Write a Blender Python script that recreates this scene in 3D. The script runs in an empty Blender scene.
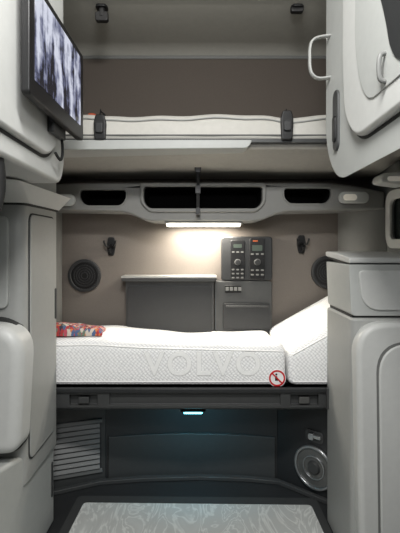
import bpy, bmesh, math, random
from mathutils import Vector, Matrix
random.seed(4)
CZ=1.28; F=420.0; HY=245.0
def PX(px,d): return (px-200.0)*d/F
def PZ(py,d): return CZ-(py-HY)*d/F
sc=bpy.context.scene
COL=sc.collection
sc.view_settings.view_transform='Standard'

# ---------------------------------------------------------------- materials
MATS={}
def mat(name,col,rough=0.6,metal=0.0,var=0.06,nscale=40,bump=0.0,bscale=200,emit=None,estr=0,spec=0.4):
    if name in MATS: return MATS[name]
    m=bpy.data.materials.new(name); m.use_nodes=True
    nt=m.node_tree; b=nt.nodes['Principled BSDF']
    b.inputs['Roughness'].default_value=rough; b.inputs['Metallic'].default_value=metal
    b.inputs['Specular IOR Level'].default_value=spec
    tc=nt.nodes.new('ShaderNodeTexCoord'); n=nt.nodes.new('ShaderNodeTexNoise')
    n.inputs['Scale'].default_value=nscale; n.inputs['Detail'].default_value=4
    nt.links.new(tc.outputs['Object'],n.inputs['Vector'])
    cr=nt.nodes.new('ShaderNodeValToRGB')
    c=Vector(col)
    lo=[max(0,x*(1-var)) for x in c]; hi=[min(1,x*(1+var)) for x in c]
    cr.color_ramp.elements[0].position=.3; cr.color_ramp.elements[1].position=.7
    cr.color_ramp.elements[0].color=(*lo,1); cr.color_ramp.elements[1].color=(*hi,1)
    nt.links.new(n.outputs['Fac'],cr.inputs['Fac']); nt.links.new(cr.outputs['Color'],b.inputs['Base Color'])
    if bump>0:
        n2=nt.nodes.new('ShaderNodeTexNoise'); n2.inputs['Scale'].default_value=bscale
        nt.links.new(tc.outputs['Object'],n2.inputs['Vector'])
        bp=nt.nodes.new('ShaderNodeBump'); bp.inputs['Strength'].default_value=bump; bp.inputs['Distance'].default_value=.002
        nt.links.new(n2.outputs['Fac'],bp.inputs['Height']); nt.links.new(bp.outputs['Normal'],b.inputs['Normal'])
    if emit:
        b.inputs['Emission Color'].default_value=(*emit,1); b.inputs['Emission Strength'].default_value=estr
    MATS[name]=m; return m
def S(r,g,b):
    f=lambda v:((v/255+.055)/1.055)**2.4 if v>10 else v/255/12.92
    return (f(r),f(g),f(b))
LG=mat('light_grey_plastic',S(170,172,169),.45,bump=.15,bscale=500,var=.02)
LG2=mat('pale_grey_plastic',S(190,191,188),.42,bump=.1,bscale=500,var=.02)
COLM=mat('column_shade_grey_plastic',S(154,155,152),.45,bump=.1,bscale=500,var=.02)  # darker grey puts the shading of the column's inner side into its colour
CON=mat('console_grey_plastic',S(118,118,115),.5,bump=.1,bscale=500,var=.02)
MG=mat('mid_grey_plastic',S(108,109,107),.5,bump=.15,bscale=500,var=.03)
CEIL=mat('ceiling_vinyl',S(172,170,162),.7,bump=.2,bscale=300,var=.03)
DG=mat('dark_grey_plastic',S(62,63,63),.45,bump=.2,bscale=400,var=.05)
VENT=mat('vent_grey_plastic',S(108,109,108),.5,bump=.1,bscale=400,var=.03)
DG2=mat('charcoal_plastic',S(42,43,44),.45,bump=.2,bscale=400,var=.06)
BK=mat('black_plastic',S(20,20,21),.4,var=.05)
VOID=mat('cubby_shade_black',S(14,14,14),.9,var=.05,spec=.1)  # near-black colour paints the shade inside the console openings
BKR=mat('black_rubber',S(16,16,16),.75,var=.05)
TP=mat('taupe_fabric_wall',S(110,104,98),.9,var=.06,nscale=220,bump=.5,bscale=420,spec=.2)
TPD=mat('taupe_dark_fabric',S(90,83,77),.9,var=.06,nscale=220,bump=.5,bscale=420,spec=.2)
BEIGE=mat('beige_vinyl_cushion',S(190,188,181),.6,var=.03,bump=.3,bscale=60)
BNK=mat('bunk_underside_grey',S(160,157,150),.6,var=.04,bump=.2)
CHR=mat('brushed_metal',S(170,172,173),.28,.85,var=.03)
LEDG=mat('satin_grey_metal',S(110,110,108),.35,.6,var=.03)
EDGE=mat('bright_edge_metal',S(185,185,182),.3,.5,var=.03)
WHT=mat('white_plastic',S(240,240,238),.4,var=.02)
RED=mat('red_print',S(200,30,35),.5,var=.02)
SEAM=mat('shadow_seam_grey',S(46,47,46),.7,var=.03)
LENSW=mat('warm_lamp_lens',(1,.9,.75),.4,emit=(1.0,.92,.76),estr=12)
LENSD=mat('unlit_lamp_lens',S(215,210,196),.3,emit=(1,.95,.85),estr=.12)
LENST=mat('teal_courtesy_lens',(.2,.8,.9),.4,emit=(.2,.8,1.0),estr=4)
GLASS=mat('dark_window_glass',S(18,24,22),.08,var=.05,spec=.8)
LCD=mat('lcd_display',S(50,58,52),.3,emit=(.5,.6,.5),estr=.08)
LCD2=mat('amber_display',S(150,60,30),.3,emit=(1,.4,.15),estr=.3)
LET=mat('white_lettering_thread',S(246,246,244),.8,var=.02,bump=.3,spec=.2)
LETS=mat('lettering_shadow_outline',S(212,212,210),.8,var=.02,spec=.2)  # grey outline painting the shade around the embossed letters

def quilt():
    m=bpy.data.materials.new('white_quilted_ticking'); m.use_nodes=True; nt=m.node_tree; b=nt.nodes['Principled BSDF']
    b.inputs['Roughness'].default_value=.85; b.inputs['Specular IOR Level'].default_value=.2
    geo=nt.nodes.new('ShaderNodeNewGeometry'); sp=nt.nodes.new('ShaderNodeSeparateXYZ'); cb=nt.nodes.new('ShaderNodeCombineXYZ')
    nt.links.new(geo.outputs['Position'],sp.inputs[0])
    ad=nt.nodes.new('ShaderNodeMath'); ad.operation='ADD'
    nt.links.new(sp.outputs['Y'],ad.inputs[0]); nt.links.new(sp.outputs['Z'],ad.inputs[1]); nt.links.new(ad.outputs[0],cb.inputs['Y'])
    # gentle waviness of the knit
    sn=nt.nodes.new('ShaderNodeMath'); sn.operation='MULTIPLY'; sn.inputs[1].default_value=95
    s2=nt.nodes.new('ShaderNodeMath'); s2.operation='SINE'
    s3=nt.nodes.new('ShaderNodeMath'); s3.operation='MULTIPLY_ADD'; s3.inputs[1].default_value=.004
    nt.links.new(ad.outputs[0],sn.inputs[0]); nt.links.new(sn.outputs[0],s2.inputs[0]); nt.links.new(s2.outputs[0],s3.inputs[0]); nt.links.new(sp.outputs['X'],s3.inputs[2])
    nt.links.new(s3.outputs[0],cb.inputs['X'])
    mp=nt.nodes.new('ShaderNodeMapping'); mp.inputs['Rotation'].default_value=(0,0,math.radians(45)); mp.inputs['Scale'].default_value=(1,1,1)
    nt.links.new(cb.outputs[0],mp.inputs['Vector'])
    v=nt.nodes.new('ShaderNodeTexVoronoi'); v.voronoi_dimensions='2D'; v.inputs['Scale'].default_value=74; v.inputs['Randomness'].default_value=.15
    nt.links.new(mp.outputs['Vector'],v.inputs['Vector'])
    cr=nt.nodes.new('ShaderNodeValToRGB'); cr.color_ramp.elements[0].position=.25; cr.color_ramp.elements[1].position=.75
    cr.color_ramp.elements[0].color=(*S(252,252,251),1); cr.color_ramp.elements[1].color=(*S(206,206,206),1)
    nt.links.new(v.outputs['Distance'],cr.inputs['Fac']); nt.links.new(cr.outputs['Color'],b.inputs['Base Color'])
    inv=nt.nodes.new('ShaderNodeMath'); inv.operation='SUBTRACT'; inv.inputs[0].default_value=1
    nt.links.new(v.outputs['Distance'],inv.inputs[1])
    bp=nt.nodes.new('ShaderNodeBump'); bp.inputs['Strength'].default_value=.5; bp.inputs['Distance'].default_value=.004
    nt.links.new(inv.outputs[0],bp.inputs['Height']); nt.links.new(bp.outputs['Normal'],b.inputs['Normal'])
    return m
QUILT=quilt()
def carpetm():
    m=bpy.data.materials.new('streaked_floor_mat'); m.use_nodes=True; nt=m.node_tree; b=nt.nodes['Principled BSDF']
    b.inputs['Roughness'].default_value=.65
    tc=nt.nodes.new('ShaderNodeTexCoord'); w=nt.nodes.new('ShaderNodeTexNoise')
    mp=nt.nodes.new('ShaderNodeMapping'); mp.inputs['Scale'].default_value=(1,.4,1); mp.inputs['Rotation'].default_value=(0,0,.9)
    nt.links.new(tc.outputs['Object'],mp.inputs['Vector'])
    w.inputs['Scale'].default_value=7.5; w.inputs['Distortion'].default_value=1.3; w.inputs['Detail'].default_value=4
    nt.links.new(mp.outputs['Vector'],w.inputs['Vector'])
    cr=nt.nodes.new('ShaderNodeValToRGB'); e=cr.color_ramp.elements
    e[0].position=.36; e[0].color=(*S(188,190,187),1); e[1].position=.68; e[1].color=(*S(196,198,195),1)
    for p,c in ((.43,S(188,190,187)),(.46,S(216,218,214)),(.49,S(184,186,183)),(.53,S(190,192,189)),(.55,S(216,218,214)),(.58,S(188,190,187))):
        x=e.new(p); x.color=(*c,1)
    nt.links.new(w.outputs['Fac'],cr.inputs['Fac']); nt.links.new(cr.outputs['Color'],b.inputs['Base Color'])
    return m
CARPET=carpetm()
def blanketm():
    m=bpy.data.materials.new('woven_multicolour_textile'); m.use_nodes=True; nt=m.node_tree; b=nt.nodes['Principled BSDF']
    b.inputs['Roughness'].default_value=.95
    tc=nt.nodes.new('ShaderNodeTexCoord'); mp=nt.nodes.new('ShaderNodeMapping'); mp.inputs['Scale'].default_value=(1,.7,.3); mp.inputs['Rotation'].default_value=(0,0,.785)
    nt.links.new(tc.outputs['Object'],mp.inputs['Vector'])
    v=nt.nodes.new('ShaderNodeTexVoronoi'); v.inputs['Scale'].default_value=80
    v.distance='MANHATTAN'; v.inputs['Randomness'].default_value=.2
    nt.links.new(mp.outputs['Vector'],v.inputs['Vector'])
    sp=nt.nodes.new('ShaderNodeSeparateColor'); nt.links.new(v.outputs['Color'],sp.inputs[0])
    cr=nt.nodes.new('ShaderNodeValToRGB'); cr.color_ramp.interpolation='CONSTANT'; e=cr.color_ramp.elements
    cols=[S(170,58,60),S(205,193,180),S(80,100,135),S(205,125,75),S(60,55,70),S(185,80,95),S(110,125,110)]
    e[0].color=(*cols[0],1); e[1].position=.9; e[1].color=(*cols[6],1)
    for i,p in enumerate((.28,.44,.56,.66,.78)):
        x=e.new(p); x.color=(*cols[i+1],1)
    nt.links.new(sp.outputs[0],cr.inputs['Fac']); nt.links.new(cr.outputs['Color'],b.inputs['Base Color'])
    return m
BLK=blanketm()
def screenm():
    m=bpy.data.materials.new('tv_picture'); m.use_nodes=True; nt=m.node_tree; b=nt.nodes['Principled BSDF']
    b.inputs['Roughness'].default_value=.15; b.inputs['Base Color'].default_value=(.01,.01,.012,1)
    tc=nt.nodes.new('ShaderNodeTexCoord')
    def nz(scale,s,det,dist):
        mp=nt.nodes.new('ShaderNodeMapping'); mp.inputs['Scale'].default_value=scale
        nt.links.new(tc.outputs['Object'],mp.inputs['Vector'])
        n=nt.nodes.new('ShaderNodeTexNoise'); n.inputs['Scale'].default_value=s; n.inputs['Detail'].default_value=det; n.inputs['Distortion'].default_value=dist
        n.inputs['Roughness'].default_value=.6
        nt.links.new(mp.outputs['Vector'],n.inputs['Vector']); return n
    trunks=nz((1,11,2.2),1.6,2,.2); snow=nz((1,16,16),1.6,8,.3)
    ad=nt.nodes.new('ShaderNodeMath'); ad.operation='MULTIPLY_ADD'; ad.inputs[1].default_value=.75
    mu=nt.nodes.new('ShaderNodeMath'); mu.operation='MULTIPLY'; mu.inputs[1].default_value=.3
    nt.links.new(snow.outputs['Fac'],mu.inputs[0]); nt.links.new(trunks.outputs['Fac'],ad.inputs[0]); nt.links.new(mu.outputs[0],ad.inputs[2])
    sx=nt.nodes.new('ShaderNodeSeparateXYZ'); nt.links.new(tc.outputs['Object'],sx.inputs[0])
    a2=nt.nodes.new('ShaderNodeMath'); a2.operation='MULTIPLY_ADD'; a2.inputs[1].default_value=.2
    nt.links.new(sx.outputs['Z'],a2.inputs[0]); nt.links.new(ad.outputs[0],a2.inputs[2])
    cr=nt.nodes.new('ShaderNodeValToRGB'); e=cr.color_ramp.elements
    e[0].position=.45; e[0].color=(*S(18,20,30),1); e[1].position=.60; e[1].color=(*S(222,226,242),1)
    x=e.new(.50); x.color=(*S(105,110,140),1)
    nt.links.new(a2.outputs[0],cr.inputs['Fac']); nt.links.new(cr.outputs['Color'],b.inputs['Emission Color'])
    b.inputs['Emission Strength'].default_value=.85
    return m
TVM=screenm()

# ---------------------------------------------------------------- geometry kit
class G:
    def __init__(s): s.v=[]; s.f=[]
    def add(s,v,f):
        o=len(s.v); s.v+= [Vector(x) for x in v]; s.f+=[tuple(i+o for i in q) for q in f]; return s
    def box(s,x0,x1,y0,y1,z0,z1):
        v=[(x0,y0,z0),(x1,y0,z0),(x1,y1,z0),(x0,y1,z0),(x0,y0,z1),(x1,y0,z1),(x1,y1,z1),(x0,y1,z1)]
        return s.add(v,[(0,3,2,1),(4,5,6,7),(0,1,5,4),(1,2,6,5),(2,3,7,6),(3,0,4,7)])
    def prism(s,pts,a,b,axis='y',front=True,pts2=None):
        n=len(pts); pts2=pts2 or pts
        def m(p,t):
            return {'y':(p[0],t,p[1]),'x':(t,p[0],p[1]),'z':(p[0],p[1],t)}[axis]
        v=[m(p,a) for p in pts]+[m(p,b) for p in pts2]
        f=[tuple(range(2*n-1,n-1,-1))]+[(i,i+n,(i+1)%n+n,(i+1)%n) for i in range(n)]
        if front: f.append(tuple(range(n)))
        return s.add(v,f)
    def cyl(s,c,r,a,b,axis='y',n=32,r2=None):
        r2=r if r2 is None else r2
        v=[];
        for t,rr in ((a,r),(b,r2)):
            for i in range(n):
                th=2*math.pi*i/n; p=(c[0]+rr*math.cos(th),c[1]+rr*math.sin(th))
                v.append({'y':(p[0],t,p[1]),'x':(t,p[0],p[1]),'z':(p[0],p[1],t)}[axis])
        return s.add(v,[tuple(range(n)),tuple(range(2*n-1,n-1,-1))]+[(i,i+n,(i+1)%n+n,(i+1)%n) for i in range(n)])
    def ring(s,c,r0,r1,a,b,axis='y',n=40):
        v=[]
        for t in (a,b):
            for rr in (r0,r1):
                for i in range(n):
                    th=2*math.pi*i/n; p=(c[0]+rr*math.cos(th),c[1]+rr*math.sin(th))
                    v.append({'y':(p[0],t,p[1]),'x':(t,p[0],p[1]),'z':(p[0],p[1],t)}[axis])
        f=[]
        for i in range(n):
            j=(i+1)%n
            f+=[(i,j,n+j,n+i),(2*n+j,2*n+i,3*n+i,3*n+j),(n+i,n+j,3*n+j,3*n+i),(j,i,2*n+i,2*n+j)]
        return s.add(v,f)
    def tube(s,path,r,n=10,flat=1.0):
        P=[Vector(p) for p in path]; o=len(s.v)
        up=Vector((0,0,1))
        for i,p in enumerate(P):
            t=(P[min(i+1,len(P)-1)]-P[max(i-1,0)]).normalized()
            a=t.cross(Vector((0,1,0)));
            if a.length<.1: a=t.cross(up)
            a.normalize(); b=t.cross(a)
            for k in range(n):
                th=2*math.pi*k/n; s.v.append(p+a*math.cos(th)*r+b*math.sin(th)*r*flat)
        for i in range(len(P)-1):
            for k in range(n):
                k2=(k+1)%n
                s.f.append((o+i*n+k,o+i*n+k2,o+(i+1)*n+k2,o+(i+1)*n+k))
        s.f.append(tuple(o+k for k in range(n))); s.f.append(tuple(o+(len(P)-1)*n+k for k in range(n)))
        return s
    def xf(s,M):
        s.v=[M@v for v in s.v]; return s
def rr(cx,cy,w,h,r,n=5):
    r=min(r,w/2-1e-4,h/2-1e-4); out=[]
    for sx,sy,a0 in ((1,1,0),(-1,1,90),(-1,-1,180),(1,-1,270)):
        for i in range(n+1):
            a=math.radians(a0+90*i/n); out.append((cx+sx*(w/2-r)+r*math.cos(a),cy+sy*(h/2-r)+r*math.sin(a)))
    return out
def rpoly(pts,rad,n=5):
    out=[]; N=len(pts)
    for i in range(N):
        p=Vector(pts[i]); a=Vector(pts[i-1]); b=Vector(pts[(i+1)%N]); r=rad[i] if isinstance(rad,(list,tuple)) else rad
        if r<=0: out.append(tuple(p)); continue
        da=(a-p); db=(b-p); t=min(r,da.length*.49,db.length*.49)
        s=p+da.normalized()*t; e=p+db.normalized()*t
        for k in range(n+1):
            u=k/n; q=s*(1-u)**2+p*2*u*(1-u)+e*u*u; out.append((q.x,q.y))
    return out
def smoothpath(pts,n=6):
    P=[Vector(p) for p in pts]; out=[]
    for i in range(len(P)-1):
        p0=P[max(i-1,0)];p1=P[i];p2=P[i+1];p3=P[min(i+2,len(P)-1)]
        for k in range(n):
            t=k/n; out.append(.5*((2*p1)+(p2-p0)*t+(2*p0-5*p1+4*p2-p3)*t*t+(-p0+3*p1-3*p2+p3)*t**3))
    out.append(P[-1]); return out
def mk(name,g,material,parent=None,bevel=0,seg=3,smooth=True,cuts=None,subsurf=0,label=None,angle=35,recalc=True):
    me=bpy.data.meshes.new(name)
    lo=Vector([min(v[i] for v in g.v) for i in range(3)]); hi=Vector([max(v[i] for v in g.v) for i in range(3)])
    c=(lo+hi)/2
    me.from_pydata([v-c for v in g.v],[],g.f); me.update()
    if recalc:
        bm=bmesh.new(); bm.from_mesh(me); bmesh.ops.recalc_face_normals(bm,faces=bm.faces); bm.to_mesh(me); bm.free()
    ob=bpy.data.objects.new(name,me); COL.objects.link(ob); ob.location=c
    if cuts:
        tmp=[]
        for cg in cuts:
            cm=bpy.data.meshes.new('cut'); cm.from_pydata([v for v in cg.v],[],cg.f)
            bm=bmesh.new(); bm.from_mesh(cm); bmesh.ops.recalc_face_normals(bm,faces=bm.faces); bm.to_mesh(cm); bm.free()
            co=bpy.data.objects.new('cut',cm); COL.objects.link(co); tmp.append(co)
            md=ob.modifiers.new('b','BOOLEAN'); md.object=co; md.operation='DIFFERENCE'; md.solver='EXACT'
        bpy.context.view_layer.update()
        dg=bpy.context.evaluated_depsgraph_get()
        nm=bpy.data.meshes.new_from_object(ob.evaluated_get(dg))
        ob.modifiers.clear(); ob.data=nm; nm.name=name
        for co in tmp: bpy.data.objects.remove(co)
    me=ob.data
    me.materials.clear(); me.materials.append(material)
    if smooth:
        for p in me.polygons: p.use_smooth=True
        me.set_sharp_from_angle(angle=math.radians(angle))
    if bevel>0:
        b=ob.modifiers.new('bev','BEVEL'); b.width=bevel; b.segments=seg; b.limit_method='ANGLE'; b.angle_limit=math.radians(40); b.harden_normals=True
        if smooth: me.shade_smooth() if hasattr(me,'shade_smooth') else None
    if subsurf:
        sm=ob.modifiers.new('ss','SUBSURF'); sm.levels=subsurf; sm.render_levels=subsurf
    if parent is not None:
        ob.parent=parent; ob.matrix_parent_inverse=Matrix.Translation(parent.location).inverted()
    if label: ob['label']=label
    return ob
def thing(name,label,cat,loc,group=None):
    e=bpy.data.objects.new(name,None); COL.objects.link(e); e.location=loc; e.empty_display_size=.05
    e['label']=label; e['category']=cat
    if group: e['group']=group
    return e
def top(ob,label,cat,group=None):
    ob['label']=label; ob['category']=cat
    if group: ob['group']=group
    return ob
def struct(ob): ob['kind']='structure'; return ob
def loft(xs,sec):
    g=G(); secs=[sec(x) for x in xs]; n=len(secs[0]); 
    for x,s in zip(xs,secs):
        for p in s: g.v.append(Vector((x,p[0],p[1])))
    for i in range(len(xs)-1):
        for k in range(n):
            g.f.append((i*n+k,i*n+(k+1)%n,(i+1)*n+(k+1)%n,(i+1)*n+k))
    g.f.append(tuple(range(n))); g.f.append(tuple((len(xs)-1)*n+k for k in range(n)))
    return g

# ---------------------------------------------------------------- room shell
XL,XR=-1.06,1.06; YB=2.64; ZC=2.50; YF=-.3
struct(mk('floor',G().box(XL,XR,YF,YB,-.03,0),DG2))
ce=G()
prof=[(YF,ZC),(2.52,ZC),(2.60,ZC-.01),(YB,ZC-.035),(YB,ZC+.06),(YF,ZC+.06)]
ce.prism(prof,XL,XR,'x'); struct(mk('ceiling',ce,CEIL,bevel=0))
struct(mk('wall_back',G().box(XL,XR,YB,YB+.04,0,ZC),TP))
struct(mk('wall_left',G().box(XL-.04,XL,YF,YB+.04,0,ZC+.06),MG))
wz0,wz1=PZ(241,2.3),PZ(198,2.3)
cut=G(); cut.prism(rr(2.12,(wz0+wz1)/2,.40,wz1-wz0,.05),XR-.1,XR+.1,'x')
struct(mk('wall_right',G().box(XR,XR+.04,YF,YB+.04,0,ZC+.06),MG,cuts=[cut]))
w=mk('window_1',G().prism(rr(2.12,(wz0+wz1)/2,.41,wz1-wz0+.01,.05),XR+.012,XR+.022,'x'),GLASS); struct(w)
gs=G().prism(rr(2.12,(wz0+wz1)/2,.48,wz1-wz0+.08,.07),XR-.02,XR,'x')
struct(mk('trim_1',gs,LG2,cuts=[G().prism(rr(2.12,(wz0+wz1)/2,.38,wz1-wz0-.02,.04),XR-.1,XR+.1,'x')],bevel=.006))
pp=[(XR,2.64),(.86,2.64),(.88,2.52),(.98,2.40),(XR,2.38)]
struct(mk('trim_2',G().prism(rpoly(pp,[0,.02,.08,.08,0]),.6,1.5,'z'),CON,bevel=.004))
pp=[(-x,y) for x,y in pp]
struct(mk('trim_3',G().prism(rpoly(pp,[0,.02,.08,.08,0]),.6,1.5,'z'),CON,bevel=.004))
struct(mk('trim_4',G().box(XL,XR,YB-.014,YB,ZC-.055,ZC-.035),MG,bevel=.004))

# ---------------------------------------------------------------- overhead console
oc=thing('overhead_console','grey moulded overhead storage console with three dark cubbies','storage console',(0,2.6,1.4))
D=2.38
zt=PZ(183,D); zs=PZ(211.5,D); zb=PZ(221.5,D)
xl,xr=-1.05,1.05
xa,xb,xc,xd=PX(126,D),PX(146,D),PX(259,D),PX(282,D)
body=[(xl,zt-.05),(xl,zs+.012),(xa,zs),(xb,zb),(xc,zb),(xd,zs),(xr,zs+.012),(xr,zt-.05),(.8,zt),(-.8,zt)]
body=rpoly(body,[0,0,.06,.05,.05,.06,0,0,.1,.1])
ops=[(80,126,190,205.5),(144,262,187,208.5),(284,331,188.5,203.5)]
cuts=[]
def opn(o,grow=0,n=5):
    x0,x1=PX(o[0],D),PX(o[1],D); z0,z1=PZ(o[3],D),PZ(o[2],D)
    pts=[(x0+.03,z0-grow),(x1-.03,z0-grow),(x1+grow,z0+.035),(x1+grow,z1+grow),(x0-grow,z1+grow),(x0-grow,z0+.035)]
    return rpoly(pts,[.03,.03,.03,.02,.02,.03])
for o in ops: cuts.append(G().prism(opn(o),D-.2,D+.2,'y'))
mk('body',G().prism(body,D,YB-.002,'y'),CON,oc,bevel=.012,seg=3,cuts=cuts)
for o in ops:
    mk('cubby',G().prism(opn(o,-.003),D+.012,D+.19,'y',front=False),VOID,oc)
o=ops[1]
mk('bezel',G().prism(opn(o,.022),D-.016,D+.004,'y'),CON,oc,bevel=.007,cuts=[G().prism(opn(o,.0),D-.2,D+.2,'y')])
for o in (ops[0],ops[2]):
    mk('bezel',G().prism(opn(o,.010),D-.006,D+.004,'y'),CON,oc,bevel=.003,cuts=[G().prism(opn(o,.0),D-.2,D+.2,'y')])
xm=PX(203.5,D); zl=zb
lamp=thing('ceiling_lamp','slim rectangular warm lit lamp under the grey console','lamp',(xm,D+.03,zl))
hw=.225
mk('housing',G().prism(rr(xm,D+.045,hw*2,.085,.02),zl-.012,zl-.001,'z'),CON,lamp,bevel=.004)
mk('lens',G().prism(rr(xm,D+.04,hw*2-.03,.085,.015),zl-.026,zl-.011,'z'),LENSW,lamp,bevel=.004)
for px,cy,w in ((354,197.5,30),(66,200,18)):
    xx=PX(px,D-.02); zz=PZ(cy,D-.02); ww=w*D/F
    l=thing('reading_lamp','small oval reading lamp with off-white lens on grey console','lamp',(xx,D,zz),'console reading lamps')
    mk('housing',G().prism(rr(xx,zz,ww,.065,.03),D-.03,D-.0005,'y'),LG,l,bevel=.008)
    mk('lens',G().prism(rr(xx-ww*.15,zz,ww*.45,.035,.017),D-.036,D-.028,'y'),LENSD,l,bevel=.003)
dl=2.20; zz=PZ(172,dl)
l=thing('reading_lamp','beige wedge-shaped reading lamp fixed to the side wall','lamp',(XR,dl,zz))
zz-=.045
mk('housing',G().prism(rpoly([(XR,zz+.04),(XR-.13,zz+.03),(XR-.14,zz-.015),(XR,zz-.035)],[0,.02,.02,0]),dl-.06,dl+.06,'y'),LG2,l,bevel=.01)
mk('lens',G().prism(rr(XR-.07,zz+.0,.07,.025,.012),dl-.066,dl-.058,'y'),LENSD,l,bevel=.002)

# ---------------------------------------------------------------- upper bunk
DU=2.0
ub=thing('upper_bunk','fixed upper bunk with pale vinyl cushion and grey underside','bunk bed',(0,2.3,PZ(150,DU)))
z0=PZ(140,DU); z1=PZ(111.5,DU)
def sagz(x): return .006*math.sin(x*9+.6)+.004*math.sin(x*23)-.010*math.exp(-((x-PX(101,DU))/.06)**2)-.010*math.exp(-((x-PX(286,DU))/.06)**2)
def usec(x):
    s=sagz(x); b=.004*math.sin(x*17+1)
    return rpoly([(DU+b*.4,z0),(YB-.03,z0),(YB-.03,z1),(DU+.012+b,z1+s)],[.035,.02,.04,.09],8)
ux=[XL+.02+(XR-XL-.04)*i/80 for i in range(81)]
mk('mattress',loft(ux,usec),BEIGE,ub,angle=60)
mk('piping',G().tube([(x,DU+.008+.003*math.sin(x*17+1),z1+sagz(x)-.034) for x in ux],.004),COLM,ub)
mk('piping',G().tube([(XL+.02,DU+.002,z0+.024),(XR-.02,DU+.002,z0+.024)],.004),MG,ub)
mk('base_board',G().prism(rpoly([(DU+.02,z0),(YB-.03,z0),(YB-.03,PZ(180,YB)),(2.5,PZ(177,2.5)),(DU+.03,z0-.035)],[.008,0,0,.08,.02]),XL+.02,XR-.02,'x'),BNK,ub,bevel=.003)
zz0=PZ(151,DU-.01); xe=PX(252,DU)
mk('front_lip',G().prism(rpoly([(XL+.02,zz0),(xe-.02,zz0+.012),(xe,z0-.004),(XL+.02,z0-.004)],[0,.03,.012,0]),DU-.02,DU+.16,'y'),LG,ub,bevel=.01)
mk('edge_trim',G().box(XL+.02,XR-.02,DU-.006,DU+.06,z0-.014,z0+.006),DG,ub,bevel=.004)
for px,ya,yb in ((101,116,141),(286,112,141)):
    xx=PX(px,DU); za,zb2=PZ(ya,DU),PZ(yb,DU); zt_=z1-.004
    c=thing('bunk_latch','black plastic strap latch clipped over the upper bunk edge','latch',(xx,DU,zb2),'upper bunk latches')
    mk('plate',G().prism(rpoly([(xx-.025,zb2),(xx+.025,zb2),(xx+.03,za-.04),(xx+.02,za),(xx-.02,za),(xx-.03,za-.04)],.01),DU-.03,DU-.007,'y'),BK,c,bevel=.005)
    mk('buckle',G().prism(rr(xx,(za+zb2)/2-.005,.034,.05,.01),DU-.042,DU-.028,'y'),DG2,c,bevel=.004)
    mk('strap',G().tube([(xx,DU-.022,za-.01),(xx,DU-.008,zt_+.004),(xx,DU+.06,zt_+.008),(xx,DU+.2,zt_+.008)],.003,8,3.5),BKR,c)
g=G(); g.prism(rpoly([(PX(84,2.05),z1+.006),(PX(94,2.05),z1+.006),(PX(93,2.05),z1+.022),(PX(86,2.05),z1+.026)],.008),2.10,2.20,'y')
top(mk('folded_cloth',g,mat('orange_cloth',S(170,75,45),.9),bevel=.004),'small orange folded cloth on the upper bunk','cloth')
xs=PX(198,2.33)
zt2=PZ(163,2.33); zb3=PZ(213,2.33)
st=thing('support_strap','black webbing strap hanging from the upper bunk underside','strap',(xs,2.33,zt2))
mk('webbing',G().box(xs-.009,xs+.009,2.326,2.334,zb3,zt2),BKR,st)
mk('bracket',G().prism(rpoly([(xs-.045,zt2+.02),(xs+.045,zt2+.02),(xs+.045,zt2),(xs+.02,zt2-.02),(xs+.013,zt2-.055),(xs-.013,zt2-.055),(xs-.02,zt2-.02),(xs-.045,zt2)],.008),2.315,2.345,'y'),BK,st,bevel=.003)
mk('buckle',G().prism(rr(xs,zb3+.13,.03,.045,.006),2.320,2.340,'y'),BK,st,bevel=.002)
mk('hook',G().prism(rr(xs,zb3+.01,.024,.04,.008),2.320,2.362,'y'),BK,st,bevel=.002)
for px,yb in ((102,20),(297,11)):
    d=2.15; xx=PX(px,d); zz=PZ(yb,d)
    h=thing('ceiling_hook','black restraint hook hanging from the pale ceiling','hook',(xx,d,ZC),'ceiling restraint hooks')
    mk('plate',G().prism(rr(xx,d,.06,.06,.02),ZC-.012,ZC,'z'),BK,h,bevel=.003)
    mk('stem',G().cyl((xx,d),.018,zz+.015,ZC-.01,'z',16),BK,h)
    mk('clip',G().prism(rr(xx,zz+.015,.065,.05,.012),d-.015,d+.015,'y'),BK,h,bevel=.005)
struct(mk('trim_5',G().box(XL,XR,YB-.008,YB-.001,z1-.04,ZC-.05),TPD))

# ---------------------------------------------------------------- upper cabinets
zbm=CZ+.232
uc=thing('overhead_cabinet','pale grey overhead cabinet with rounded door and a television bracket','cabinet',(-.78,1.2,zbm))
sec=rpoly([(.84,zbm),(1.53,zbm-.012),(1.57,zbm+.06),(1.56,ZC-.01),(.84,ZC-.01)],[.03,.09,.06,.02,.02],8)
mk('body',G().prism(sec,XL+.01,-.505,'x'),LG2,uc,bevel=.04,seg=6)
sec=rpoly([(.86,zbm+.07),(1.38,zbm+.055),(1.48,zbm+.15),(1.52,ZC-.04),(.86,ZC-.04)],[.03,.12,.10,.04,.03],8)
mk('door',G().prism(sec,-.515,-.488,'x'),LG2,uc,bevel=.012,seg=4)
sec=rpoly([(.852,zbm+.060),(1.388,zbm+.045),(1.49,zbm+.146),(1.53,ZC-.03),(.852,ZC-.03)],[.03,.12,.10,.04,.03],8)
mk('door_seam',G().prism(sec,-.508,-.5030,'x'),SEAM,uc)
tvy0,tvy1=1.085,1.585; tz0,tz1=CZ+.392,CZ+.712
tv=thing('television','black-framed flat-screen television playing a bluish snowy picture','television',(-.47,1.33,tz0))
xt=-.440
mk('casing',G().prism(rr((tvy0+tvy1)/2,(tz0+tz1)/2,tvy1-tvy0,tz1-tz0,.012),xt-.024,xt,'x'),BK,tv,bevel=.004)
mk('screen',G().prism(rr((tvy0+tvy1)/2-.004,(tz0+tz1)/2+.012,tvy1-tvy0-.075,tz1-tz0-.070,.004),xt-.001,xt+.0015,'x'),TVM,tv)
mk('bracket',G().box(-.4878,xt-.022,1.25,1.42,tz0+.08,tz1-.08),DG2,tv,bevel=.004)
mk('bracket_arm',G().box(-.4878,xt-.026,1.34,1.46,tz0-.03,tz0+.06),DG2,tv,bevel=.004)
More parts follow.
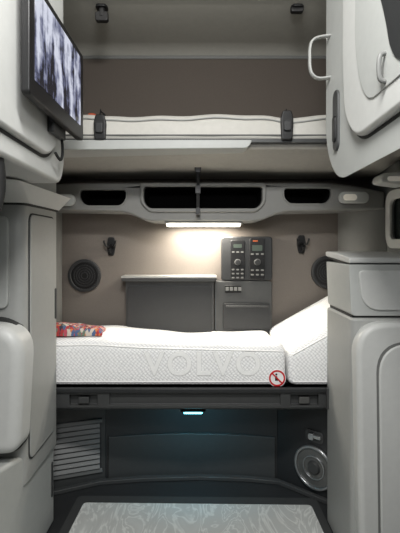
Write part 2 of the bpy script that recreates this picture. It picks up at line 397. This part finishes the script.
mk('cable',G().tube(smoothpath([(-.475,1.44,tz0-.02),(-.478,1.46,tz0-.05),(-.482,1.47,tz0-.08),(-.48,1.44,tz0-.10),(-.482,1.40,tz0-.085)],4),.005),BKR,tv)
# right upper
uc=thing('overhead_cabinet','pale grey overhead cabinet with rounded door and grab handles','cabinet',(.78,1.2,zbm))
sec=rpoly([(.84,zbm),(1.45,zbm-.012),(1.580,zbm+.13),(1.575,ZC-.01),(.84,ZC-.01)],[.03,.16,.14,.02,.02],10)
g=G().prism(sec,.474,XR-.01,'x')
for v in g.v:
    if v.x>.6 and v.z<zbm+.2: v.z+=.31
mk('body',g,LG,uc,bevel=.07,seg=8)
dsec=rpoly([(.86,zbm+.085),(1.23,zbm+.075),(1.325,zbm+.17),(1.345,CZ+.60),(1.33,ZC-.06),(.86,ZC-.06)],[.03,.12,.09,.1,.04,.03],8)
sseam=rpoly([(.852,zbm+.077),(1.235,zbm+.067),(1.334,zbm+.167),(1.354,CZ+.60),(1.339,ZC-.055),(.852,ZC-.055)],[.03,.12,.09,.1,.04,.03],8)
mk('door_seam',G().prism(sseam,.4722,.478,'x'),SEAM,uc)
mk('door',G().prism(dsec,.452,.480,'x'),LG2,uc,bevel=.018,seg=5)
rec=rpoly([(.90,zbm+.15),(1.12,zbm+.15),(1.18,zbm+.22),(1.22,CZ+.58),(1.20,ZC-.12),(.90,ZC-.12)],[.03,.09,.09,.1,.06,.03],8)
mk('door_moulding',G().prism(rec,.4485,.454,'x'),LG,uc,bevel=.002)
shelfsec=rpoly([(.90,CZ+.40),(.955,CZ+.42),(.99,CZ+.47),(1.01,CZ+.54),(1.06,CZ+.66),(1.10,ZC-.18),(1.08,ZC-.15),(.90,ZC-.15)],[0,.03,.05,.06,.06,.04,.04,0],8)
mk('upper_panel',G().prism(shelfsec,.4455,.450,'x'),DG2,uc,bevel=.002)
mk('door_grip',G().tube(smoothpath([(.450,1.015,CZ+.395),(.436,1.015,CZ+.400),(.432,1.015,CZ+.43),(.436,1.015,CZ+.458),(.450,1.015,CZ+.463)],4),.006,10),MG,uc)
ov=rr(1.452,CZ+.43,.055,.21,.027,8)
mk('latch',G().prism(ov,.466,.478,'x'),DG,uc,bevel=.004)
mk('latch_button',G().prism(rr(1.452,CZ+.40,.03,.09,.014),.460,.472,'x'),BK,uc,bevel=.003)
zA,zB=CZ+.760,CZ+.612; yh=1.54
path=smoothpath([(.500,yh-.02,zA+.0),(.440,yh,zA+.002),(.412,yh,zA-.012),(.403,yh,zA-.04),(.402,yh,(zA+zB)/2),(.403,yh,zB+.04),(.412,yh,zB+.012),(.440,yh,zB-.002),(.500,yh-.02,zB)],4)
mk('grab_handle',G().tube(path,.0055,12,2.0),COLM,uc,label='grey D-shaped grab handle')

# ---------------------------------------------------------------- left wardrobe
wd=thing('wardrobe','tall pale grey wardrobe with stepped shoulder and bulged lower door','wardrobe',(-.86,1.7,0))
def foot(e=0,f=0,r=.045):
    return rpoly([(XL+.01,1.585-f),(-.660+e,1.585-f),(-.656+e,1.955),(XL+.01,1.955)],[0,r,.02,0],8)
zc0,zc1=CZ+.160,CZ+.215
mk('body',G().prism(foot(-.008),.36,ZC-.01,'z'),COLM,wd,bevel=.003)
mk('front_panel',G().prism(rpoly([(XL+.02,1.04),(-.72,1.04),(-.72,1.39),(XL+.02,1.39)],[0,.03,.03,0]),1.572,1.59,'y'),LG,wd,bevel=.006)
mk('inner_panel',G().prism(rr(1.775,.5*(.44+1.40),.27,.96,.03),-.672,-.660,'x'),COLM,wd,bevel=.004)
mk('inner_seam',G().prism(rr(1.775,.5*(.44+1.40),.282,.972,.034),-.672,-.6645,'x'),SEAM,wd)
mk('shoulder',G().prism(foot(.006,.01,.05),zc0,zc1,'z',pts2=foot(.060,.22,.05)),LG2,wd,bevel=.012,seg=4)
mk('shoulder_seam',G().prism(foot(.000,.003),zc0-.008,zc0+.002,'z'),SEAM,wd)
df=rpoly([(XL+.01,.515),(-.645,.535),(-.622,.99),(XL+.01,1.01)],[0,.05,.12,0],10)
mk('lower_door',G().prism(df,1.475,1.62,'y'),LG2,wd,bevel=.045,seg=6)
mk('door_seam',G().prism(rpoly([(XL+.01,.495),(-.655,.515),(-.645,1.005),(XL+.01,1.025)],[0,.05,.12,0],10),1.56,1.60,'y'),SEAM,wd)
mk('door_grip',G().prism(rpoly([(-.84,.58),(-.715,.62),(-.705,.87),(-.73,.92),(-.84,.93)],[.02,.05,.06,.05,.02],8),1.4705,1.48,'y'),COLM,wd,bevel=.004)
bs=rpoly([(1.36,0.0),(1.95,0.0),(1.95,.385),(1.36,.535)],[0,0,.02,.03])
mk('drawer',G().prism(bs,XL+.01,-.676,'x'),LG,wd,bevel=.018,seg=5)
mk('latch',G().prism(rr(1.927,PZ(304,1.91),.016,.14,.008),-.667,-.659,'x'),DG,wd,bevel=.002)
mk('latch',G().prism(rr(1.915,PZ(480,1.91),.018,.16,.009),-.680,-.672,'x'),DG,wd,bevel=.002)
gh=thing('grab_strap','black padded grab strap hanging under the pale overhead cabinet','strap',(-.53,1.02,zbm))
mk('loop',G().tube(smoothpath([(-.535,1.10,zbm-.005),(-.53,1.10,zbm-.05),(-.53,1.095,zbm-.10),(-.532,1.07,zbm-.14),(-.54,1.02,zbm-.13),(-.54,1.0,zbm-.06),(-.54,1.0,zbm-.005)],4),.02,12),BKR,gh)
mk('anchor',G().box(-.552,-.52,.98,1.12,zbm-.016,zbm-.002),BK,gh,bevel=.004)

# ---------------------------------------------------------------- right side cabinet
rc=thing('side_cabinet','pale grey boxy cabinet with thin flat lid and moulded door','cabinet',(.8,1.7,0))
XI=.588
ztop=PZ(251.5,1.95)
g=G().prism(rpoly([(1.652,ztop-.042),(1.96,ztop-.022),(1.965,ztop),(1.80,ztop-.003),(1.650,ztop-.020)],[.008,.008,.012,.1,.015],6),XI-.002,XR-.01,'x')
mk('countertop',g,LG2,rc,bevel=.008,seg=4)
mk('counter_seam',G().prism(rpoly([(1.665,ztop-.050),(1.95,ztop-.030),(1.95,ztop-.020),(1.665,ztop-.040)],0),XI+.006,XR-.012,'x'),SEAM,rc)
us=rpoly([(XI+.008,1.0),(XR-.01,1.0),(XR-.01,ztop-.047),(XI,ztop-.047)],[.02,0,0,.004],8)
mk('drawer',G().prism(us,1.655,1.955,'y'),LG,rc,bevel=.018,seg=5)
mk('drawer_front',G().prism(rpoly([(XI+.05,1.022),(XR-.02,1.022),(XR-.02,ztop-.07),(XI+.035,ztop-.07)],[.09,.02,.02,.02],10),1.647,1.665,'y'),LG2,rc,bevel=.006)
mk('gap_seam',G().box(XI+.014,XR-.02,1.668,1.945,.97,1.01),SEAM,rc)
mk('body',G().prism(rpoly([(XI+.004,1.64),(XR-.01,1.64),(XR-.01,1.955),(XI,1.955)],[.03,0,0,.02],8),0,.992,'z'),COLM,rc,bevel=.010,seg=4)
df=rpoly([(XI+.022,.02),(XR-.01,.02),(XR-.01,.992),(XI+.006,.982)],[.03,0,0,.12],10)
mk('door',G().prism(df,1.592,1.68,'y'),LG2,rc,bevel=.040,seg=8)
def dp(o): return rpoly([(XI+.095+o,.08+o),(XR-.01,.08+o),(XR-.01,.915-o),(XI+.085+o,.905-o)],[.04,0,0,.12],8)
mk('door_recess',G().prism(dp(-.006),1.5895,1.60,'y'),MG,rc)
mk('door_panel',G().prism(dp(.002),1.582,1.60,'y'),LG2,rc,bevel=.007)
mk('latch',G().prism(rr(1.925,PZ(400,1.9),.016,.10,.008),XI-.008,XI+.003,'x'),DG,rc,bevel=.002)

# ---------------------------------------------------------------- lower bunk
DB=1.985; zbt=PZ(387,DB); zbb=PZ(412,DB)
bb=thing('lower_bunk','dark grey lower bunk frame and plinth with louvred side panel','bunk bed',(0,2.3,0))
mk('platform',G().box(XL+.01,XR-.01,DB+.03,YB-.02,zbb+.02,zbt),DG2,bb,bevel=.004)
cuts=[]
for a,b_ in ((70,98),(290,318)):
    cuts.append(G().box(PX(a,DB),PX(b_,DB),DB-.05,DB+.015,PZ(405,DB),PZ(394,DB)))
cuts.append(G().box(PX(110,DB),PX(280,DB),DB-.05,DB+.004,PZ(404,DB),PZ(393,DB)))
mk('front_rail',G().prism(rpoly([(DB-.01,zbb+.02),(DB+.03,zbb),(DB+.06,zbb),(DB+.06,zbt),(DB-.012,zbt)],[.01,.01,0,0,.01]),XL+.01,XR-.01,'x'),DG,bb,bevel=.003,cuts=cuts)
mk('rail_lip',G().box(XL+.01,XR-.01,DB-.022,DB+.04,zbt-.022,zbt),DG2,bb,bevel=.005)
for px in (84,304):
    mk('hinge_bracket',G().prism(rr(PX(px,DB),PZ(400,DB),.05,.03,.006),DB-.008,DB+.016,'y'),LEDG if px>200 else DG,bb,bevel=.003)
cl=thing('courtesy_lamp','small teal glowing courtesy lamp under the bunk rail','lamp',(PX(193,DB),DB+.035,zbb))
mk('housing',G().prism(rr(PX(193,DB),DB+.035,.12,.05,.01),zbb-.006,zbb,'z'),BK,cl,bevel=.002)
mk('lens',G().prism(rr(PX(193,DB),DB+.03,.09,.04,.008),zbb-.014,zbb-.004,'z'),LENST,cl,bevel=.002)
def slab(pts,th,z0,z1):
    up=[Vector(p) for p in pts]; back=[(p[0],p[1]+th) for p in pts]
    return G().prism([tuple(p) for p in up]+back[::-1],z0,z1,'z')
A=(-.84,2.17); B=(-.515,2.28); C=(.42,2.29); E=(.70,2.03)
def arc(x,y0,s): return (x,y0-s*((x+.05)/.47)**2)
mk('back_panel',slab([arc(-.515+.935*i/16,2.34,.055) for i in range(17)],.03,0,zbb),DG2,bb)
mk('lower_panel',slab([arc(-.50+.91*i/16,2.328,.05) for i in range(17)],.03,.0,.235),DG,bb,bevel=.006)
mk('side_panel',slab([A,B],.03,0,zbb),DG,bb)
mk('side_panel',slab([C,E],.03,0,zbb),DG2,bb)
L=(Vector(B)-Vector(A)).length; ang=math.atan2(B[1]-A[1],B[0]-A[0])
M=Matrix.Translation((A[0],A[1],0))@Matrix.Rotation(ang,4,'Z')
g=G()
n=9; zl0=PZ(473,2.22); zl1=PZ(426,2.22)
for i in range(n):
    z=zl0+(zl1-zl0)*(i+.5)/n; h=(zl1-zl0)/n*.33
    g.prism([(-.018,z-h),(-.004,z-h+.003),(-.002,z+h+.003),(-.012,z+h+.002),(-.021,z-h+.004)],.03,L-.03,'x')
g.xf(M)
mk('vent_grille',g,VENT,bb)
mk('vent_backing',G().box(.02,L-.02,-.004,0,zl0-.01,zl1+.01).xf(M),DG2,bb)
mk('vent_rail',G().box(.015,L-.015,-.012,-.001,zl1,zl1+.02).xf(M),VENT,bb,bevel=.003)
mk('vent_rail',G().box(.015,L-.015,-.012,-.001,zl0-.02,zl0).xf(M),VENT,bb,bevel=.003)
mk('kick_strip',slab([(-.84,2.10),(-.53,2.235),(-.3,2.265),(0,2.28),(.25,2.265),(.42,2.235),(.70,2.0)],.03,.002,.022),DG,bb,bevel=.003)
Vd=(Vector(E)-Vector(C)); ang2=math.atan2(E[1]-C[1],E[0]-C[0])
def onpanel(px):
    k=(px-200)/F
    return (k*C[1]-C[0])/(Vd.x-k*Vd.y)
t=onpanel(314.5); P0=Vector(C)+Vd*t; zc=PZ(467,P0.y)
M2=Matrix.Translation((P0.x,P0.y,zc))@Matrix.Rotation(ang2,4,'Z')
sp=thing('floor_speaker','round silver-rimmed speaker set in dark panel under the bunk','speaker',(P0.x,P0.y,zc))
mk('rim',G().ring((0,0),.094,.110,-.018,0,'y',48).xf(M2),CHR,sp,bevel=.006)
mk('cone',G().cyl((0,0),.094,-.006,-.001,'y',40).xf(M2),LEDG,sp)
mk('ring',G().ring((0,0),.054,.060,-.014,-.004,'y',40).xf(M2),CHR,sp,bevel=.002)
mk('dust_cap',G().cyl((0,0),.028,-.02,-.004,'y',24,r2=.036).xf(M2),DG,sp,bevel=.003)
M3=Matrix.Translation((P0.x,P0.y-.001,PZ(436,P0.y)))@Matrix.Rotation(ang2,4,'Z')
la=thing('release_latch','small chrome release latch on dark under-bunk panel','latch',(P0.x,P0.y,PZ(436,P0.y)))
mk('plate',G().prism(rr(0,0,.10,.06,.02),-.006,0,'y').xf(M3),DG,la,bevel=.002)
mk('lever',G().prism(rr(-.012,0,.03,.035,.01),-.022,-.004,'y').xf(M3),CHR,la,bevel=.003)
mk('lever_tip',G().prism(rr(.02,.004,.045,.018,.006),-.02,-.006,'y').xf(M3),CHR,la,bevel=.003)
fm=[(-.62,.6),(.57,.6),(.545,2.06),(-.575,2.08)]
th=thing('floor_mat','pale grey streak-patterned vinyl floor mat with grey edge','floor mat',(0,1.6,0))
mk('mat_surface',G().prism(rpoly(fm,.02),.003,.005,'z'),CARPET,th)
fm2=[(-.655,.58),(.60,.58),(.585,2.12),(-.62,2.14)]
mk('edging',G().prism(rpoly(fm2,.03),.0005,.003,'z'),DG,th)

# ---------------------------------------------------------------- lower mattress
YM0=2.0; YM1=2.60; ZM=zbt+.002
def ztopm(x):
    t=max(0,min(1,(x+.75)/1.15)); return CZ-.450-.028*t+.008*math.exp(-((x+.5)/.15)**2)
def sm(x):
    z1=ztopm(x)+.002*math.sin(x*21); 
    dip=.035+.02*math.exp(-((x+.05)/.25)**2)
    e=max(0,min(1,(xm1-x)/.04)); r=.018*(1-math.sqrt(max(0,1-(1-e)**2)))
    return rpoly([(YM0+r,ZM+r),(YM1,ZM+r),(YM1,z1-dip-.01-r),(YM0+.35,z1-dip-r),(YM0+.13,z1-.004-r),(YM0+r,z1-r)],[.02,.02,.04,.12,.08,.06],8)
xm0,xm1=XL+.03,PX(286.5,DB)
ms=thing('mattress','white quilted bunk mattress with raised lettering on its side','mattress',(0,2.3,ZM))
xs_=[xm0,xm0+.008,xm0+.02]+[xm0+.05+(xm1-xm0-.1)*i/40 for i in range(41)]+[xm1-.04,xm1-.03,xm1-.02,xm1-.01,xm1-.004,xm1]
mk('cover',loft(xs_,sm),QUILT,ms,angle=60)
mk('piping',G().tube([(x,YM0+.004,ztopm(x)-.030) for x in xs_[:-3]],.0035,8),WHT,ms)
mk('piping',G().tube([(x,YM0+.001,ZM+.018) for x in xs_[:-3]],.0035,8),WHT,ms)
def textmesh(off,ext):
    cu=bpy.data.curves.new('lettering','FONT'); cu.body='VOLVO'; cu.size=1; cu.extrude=ext; cu.offset=off; cu.space_character=1.2
    to=bpy.data.objects.new('t',cu); COL.objects.link(to); bpy.context.view_layer.update()
    tm=bpy.data.meshes.new_from_object(to.evaluated_get(bpy.context.evaluated_depsgraph_get())); bpy.data.objects.remove(to)
    return [v.co.copy() for v in tm.vertices],[tuple(p.vertices) for p in tm.polygons]
vs,fs=textmesh(.018,.012)
x0=min(v.x for v in vs);x1=max(v.x for v in vs);y0=min(v.y for v in vs);y1=max(v.y for v in vs)
W0,W1=PX(144,YM0),PX(260,YM0); Z0,Z1=PZ(375.5,YM0),PZ(352,YM0)
def placed(vs,yo,k):
    return [Vector((W0+(v.x-x0)/(x1-x0)*(W1-W0), YM0-yo-v.z*k, Z0+(v.y-y0)/(y1-y0)*(Z1-Z0))) for v in vs]
g=G(); g.v=placed(vs,.001,.15); g.f=fs
mk('lettering',g,LET,ms,smooth=False,label='raised white embossed lettering')
vs2,fs2=textmesh(.034,.008)
g=G(); g.v=placed(vs2,.0003,.08); g.f=fs2
mk('lettering_shade_outline',g,LETS,ms,smooth=False)
xx,zz=PX(277,YM0),PZ(378,YM0); r=.042
tg=thing('warning_patch','round white patch with red prohibition symbol','label',(xx,YM0,zz))
tg.parent=ms; tg.matrix_parent_inverse=Matrix.Translation(ms.location).inverted(); 
del tg['category']
mk('patch',G().cyl((xx,zz),r,YM0-.003,YM0+.001,'y',40),WHT,tg)
mk('prohibition_ring',G().ring((xx,zz),r*.74,r*.92,YM0-.0045,YM0-.002,'y',40),RED,tg)
g=G().box(-r*.75,r*.75,-.0045,-.0025,-r*.08,r*.08); g.xf(Matrix.Translation((xx,YM0-.001,zz))@Matrix.Rotation(math.radians(45),4,'Y'))
mk('prohibition_slash',g,RED,tg)
g=G()
g.prism([(xx-.010,zz+.010),(xx+.000,zz+.010),(xx+.002,zz-.006),(xx+.014,zz-.008),(xx+.016,zz-.018),(xx+.010,zz-.018),(xx+.008,zz-.012),(xx-.010,zz-.012)],YM0-.0038,YM0-.002,'y')
mk('pictogram',g,BK,tg)
mk('pictogram_head',G().cyl((xx-.004,zz+.018),.005,YM0-.0038,YM0-.002,'y',16),BK,tg)
xw0=PX(289.5,DB)
def zw(x): return min(CZ-.508+(x-xw0)*.56,CZ-.20)
def sw(x):
    z1=zw(x)
    e=max(0,min(1,(x-xw0)/.04)); r=.018*(1-math.sqrt(max(0,1-(1-e)**2)))
    return rpoly([(YM0+r,ZM+r),(YM1,ZM+r),(YM1,z1-.004-r),(YM0+.3,z1+.004-r),(YM0+r,z1-r)],[.02,.02,.04,.1,.06],8)
xs_=[xw0,xw0+.004,xw0+.01,xw0+.02,xw0+.03,xw0+.04]+[xw0+.06+(XR-.04-xw0-.06)*i/16 for i in range(17)]
hm=thing('mattress','raised white quilted head section of the bunk mattress','mattress',(.75,2.3,ZM))
mk('cover',loft(xs_,sw),QUILT,hm,angle=60)
mk('piping',G().tube([(x,YM0+.004,zw(x)-.028) for x in xs_[3:]],.0035,8),WHT,hm)
mk('piping',G().tube([(x,YM0+.001,ZM+.018) for x in xs_[3:]],.0035,8),WHT,hm)

# blanket: flat folded textile
g=G(); nx,ny=36,20; xa_,xb_=-.84,PX(105,2.12); ya_,yb_=2.05,2.36
def mz(x,y):
    return ztopm(x)-.004-.035*max(0,min(1,(y-2.13)/.22))
pts=[];bot=[]
for j in range(ny+1):
    for i in range(nx+1):
        u=i/nx; v=j/ny
        x=xa_+(xb_-xa_)*u-.05*v*u; y=ya_+(yb_-ya_)*v
        e=min(1,min(1-u,v,1-v)/.07); e=math.sin(e*math.pi/2)
        zb_=mz(x,y)+.008
        fs_=1/(1+math.exp((u-.62)/.03))
        h=.012+(.018+.018*fs_)*e+.003*math.sin(x*40+y*14)*e
        pts.append((x,y,zb_+h)); bot.append((x,y,zb_))
N=nx+1
f=[]; o=len(pts)
for j in range(ny):
    for i in range(nx):
        a=j*N+i; f.append((a,a+1,a+N+1,a+N)); f.append((o+a,o+a+N,o+a+N+1,o+a+1))
for i in range(nx):
    f.append((i,i+o,i+1+o,i+1)); a=ny*N+i; f.append((a,a+1,a+1+o,a+o))
for j in range(ny):
    a=j*N; f.append((a,a+N,a+N+o,a+o)); a=j*N+nx; f.append((a,a+o,a+N+o,a+N))
g.add(pts+bot,f)
top(mk('blanket',g,BLK,angle=80),'folded multicoloured woven blanket on the white mattress','blanket')

# ---------------------------------------------------------------- rear wall fittings
DW=2.56
x0,x1=PX(125,DW),PX(214,DW)
dk=thing('wall_pocket','dark grey wall storage pocket with bright metallic top edge','storage',((x0+x1)/2,YB,.7))
mk('body',G().prism(rpoly([(x0+.01,.66),(x1-.0,.66),(x1,PZ(279,DW)),(x0,PZ(279,DW))],[.02,.0,0,.02]),DW,YB,'y'),DG,dk,bevel=.006)
mk('flap',G().prism(rr((x0+x1)/2,(PZ(286,DW)+.70)/2,(x1-x0)-.03,PZ(286,DW)-.70,.02),DW-.012,DW+.002,'y'),DG2,dk,bevel=.004)
mk('ledge',G().prism(rr((x0+x1)/2,PZ(279,DW),(x1-x0)+.03,.022,.010),DW-.04,YB,'y'),DG,dk,bevel=.005)
mk('ledge_edge',G().prism(rr((x0+x1)/2,PZ(276.5,DW),(x1-x0)+.032,.012,.004),DW-.046,YB-.002,'y'),EDGE,dk,bevel=.002)
x2=PX(272,DW); xs0=x1+.004
db=thing('wall_drawer_unit','dark grey wall drawer unit with slim pull and switches','drawer unit',((xs0+x2)/2,YB,.7))
mk('body',G().prism(rpoly([(xs0,.66),(x2,.66),(x2,PZ(281,DW)),(xs0,PZ(281,DW))],[0,.02,.02,0]),DW-.0,YB,'y'),DG,db,bevel=.006)
mk('drawer',G().prism(rr((PX(223,DW)+PX(270,DW))/2,PZ(316,DW),PX(270,DW)-PX(223,DW),.155,.012),DW-.016,DW+.002,'y'),DG2,db,bevel=.004)
mk('handle',G().box(PX(226,DW),PX(268,DW),DW-.028,DW-.012,PZ(306,DW)-.005,PZ(306,DW)+.006),DG,db,bevel=.003)
mk('switch_plate',G().prism(rr(PX(233,DW),PZ(289,DW),.10,.045,.006),DW-.008,DW+.001,'y'),BK,db,bevel=.002)
for i in range(4):
    mk('switch',G().box(PX(225.5+i*4.2,DW),PX(228.5+i*4.2,DW),DW-.014,DW-.006,PZ(290.5,DW),PZ(287,DW)),MG,db,bevel=.001)
cp=thing('control_panel','black sleeper control panel with radio, displays and buttons','control panel',(PX(247,DW),YB,PZ(282,DW)))
mk('housing',G().prism(rr(PX(247,DW),PZ(258.5,DW),PX(272.5,DW)-PX(221.5,DW),PZ(236,DW)-PZ(280,DW),.02),DW+.0,YB,'y'),DG2,cp,bevel=.008)
mk('faceplate',G().prism(rr(PX(237.5,DW),PZ(259.5,DW),.085,.235,.012),DW-.01,DW+.001,'y'),BK,cp,bevel=.003)
mk('faceplate',G().prism(rr(PX(257,DW),PZ(258.5,DW),.090,.25,.012),DW-.014,DW+.001,'y'),BK,cp,bevel=.003)
mk('display',G().prism(rr(PX(257,DW),PZ(248,DW),.06,.035,.004),DW-.017,DW-.013,'y'),LCD,cp)
mk('display',G().prism(rr(PX(255,DW),PZ(241,DW),.03,.006,.002),DW-.017,DW-.013,'y'),LCD2,cp)
mk('display',G().prism(rr(PX(237.5,DW),PZ(246,DW),.05,.022,.003),DW-.013,DW-.009,'y'),LCD,cp)
for px,py,r in ((257,262,.017),(237.5,262,.016)):
    mk('knob',G().cyl((PX(px,DW),PZ(py,DW)),r,DW-.030,DW-.009,'y',28),DG2,cp,bevel=.003)
    mk('knob_ring',G().ring((PX(px,DW),PZ(py,DW)),r,r+.003,DW-.017,DW-.009,'y',28),MG,cp)
for px in (233,237.5,242):
    for py in (252.5,270,274,278):
        mk('button',G().prism(rr(PX(px,DW),PZ(py-.5,DW),.016,.009,.003),DW-.015,DW-.009,'y'),MG,cp)
for px in (252,257,262):
    for py in (254,270,274.5):
        mk('button',G().prism(rr(PX(px,DW),PZ(py,DW),.017,.010,.003),DW-.019,DW-.012,'y'),MG,cp)
for px,py in ((85,275.5),(327,272)):
    c=(PX(px,YB),PZ(py,YB))
    s=thing('wall_speaker','round black mesh speaker recessed in the taupe wall','speaker',(c[0],YB,c[1]),'rear wall speakers')
    mk('rim',G().ring(c,.082,.103,YB-.022,YB,'y',48),DG2,s,bevel=.005)
    mk('grille',G().cyl(c,.083,YB-.016,YB-.001,'y',40,r2=.084),BK,s,bevel=.003)
    g=G()
    for r in (.02,.035,.05,.065): g.ring(c,r-.003,r+.003,YB-.0185,YB-.015,'y',32)
    mk('grille_rings',g,DG2,s)
for px,py in ((111.5,246),(301,244)):
    cx,cz=PX(px,YB),PZ(py,YB)
    h=thing('coat_hook','black double coat hook mounted on the taupe wall','hook',(cx,YB,cz),'rear wall coat hooks')
    mk('plate',G().prism(rpoly([(cx-.02,cz+.055),(cx+.02,cz+.055),(cx+.028,cz+.0),(cx+.018,cz-.06),(cx-.018,cz-.06),(cx-.028,cz)],.012),YB-.014,YB,'y'),BK,h,bevel=.004)
    for s_ in (-1,1):
        mk('prong',G().tube([(cx,YB-.01,cz+.01),(cx+s_*.012,YB-.035,cz-.005),(cx+s_*.025,YB-.05,cz+.0),(cx+s_*.034,YB-.055,cz+.022),(cx+s_*.036,YB-.055,cz+.034)],.006,8),BK,h)
    mk('lower_prong',G().tube([(cx,YB-.01,cz-.03),(cx,YB-.035,cz-.045),(cx,YB-.05,cz-.038),(cx,YB-.055,cz-.02)],.006,8),BK,h)

# ---------------------------------------------------------------- lights
def area(name,loc,target,sx,sy,power,col,spread=180):
    l=bpy.data.lights.new(name,'AREA'); l.shape='RECTANGLE'; l.size=sx; l.size_y=sy; l.energy=power; l.color=col
    l.spread=math.radians(spread)
    o=bpy.data.objects.new(name,l); COL.objects.link(o); o.location=loc
    o.rotation_euler=(Vector(target)-Vector(loc)).to_track_quat('-Z','Y').to_euler(); return o
area('cab_dome_light',(0,.45,2.44),(0,1.7,.6),.4,.16,31,(1,.99,.97))
area('front_soft_light',(0,-.2,1.95),(0,2,.8),.4,.25,13,(.98,.99,1))  # added frontal fill to brighten the mattress side, no real fixture
area('bunk_lamp_light',(xm,2.54,zl-.03),(xm,2.62,zl-1),.36,.04,7.0,(1,.93,.82))
area('bunk_lamp_spill',(xm,D+.05,zl-.032),(xm,D+.05,zl-1),.42,.05,3.2,(1,.93,.82))
area('bunk_top_fill',(0,2.05,2.46),(0,2.4,1.8),1.2,.15,.7,(1,.97,.92))  # added soft fill for the upper wall and ceiling, no lamp there
area('courtesy_light',(PX(193,DB),DB+.05,zbb-.02),(PX(193,DB),DB+.28,.28),.08,.03,.6,(.2,.75,1),140)
w=bpy.data.worlds.new('World'); sc.world=w; w.use_nodes=True
w.node_tree.nodes['Background'].inputs[0].default_value=(.9,.93,.95,1); w.node_tree.nodes['Background'].inputs[1].default_value=.04

# ---------------------------------------------------------------- camera
cam=bpy.data.cameras.new('camera'); co=bpy.data.objects.new('camera',cam); COL.objects.link(co)
co.location=(0,0,CZ); co.rotation_euler=(math.radians(90),0,0)
cam.sensor_width=36; cam.lens=F/533*36; cam.shift_y=-(266.5-HY)/533; cam.clip_start=.02
sc.camera=co
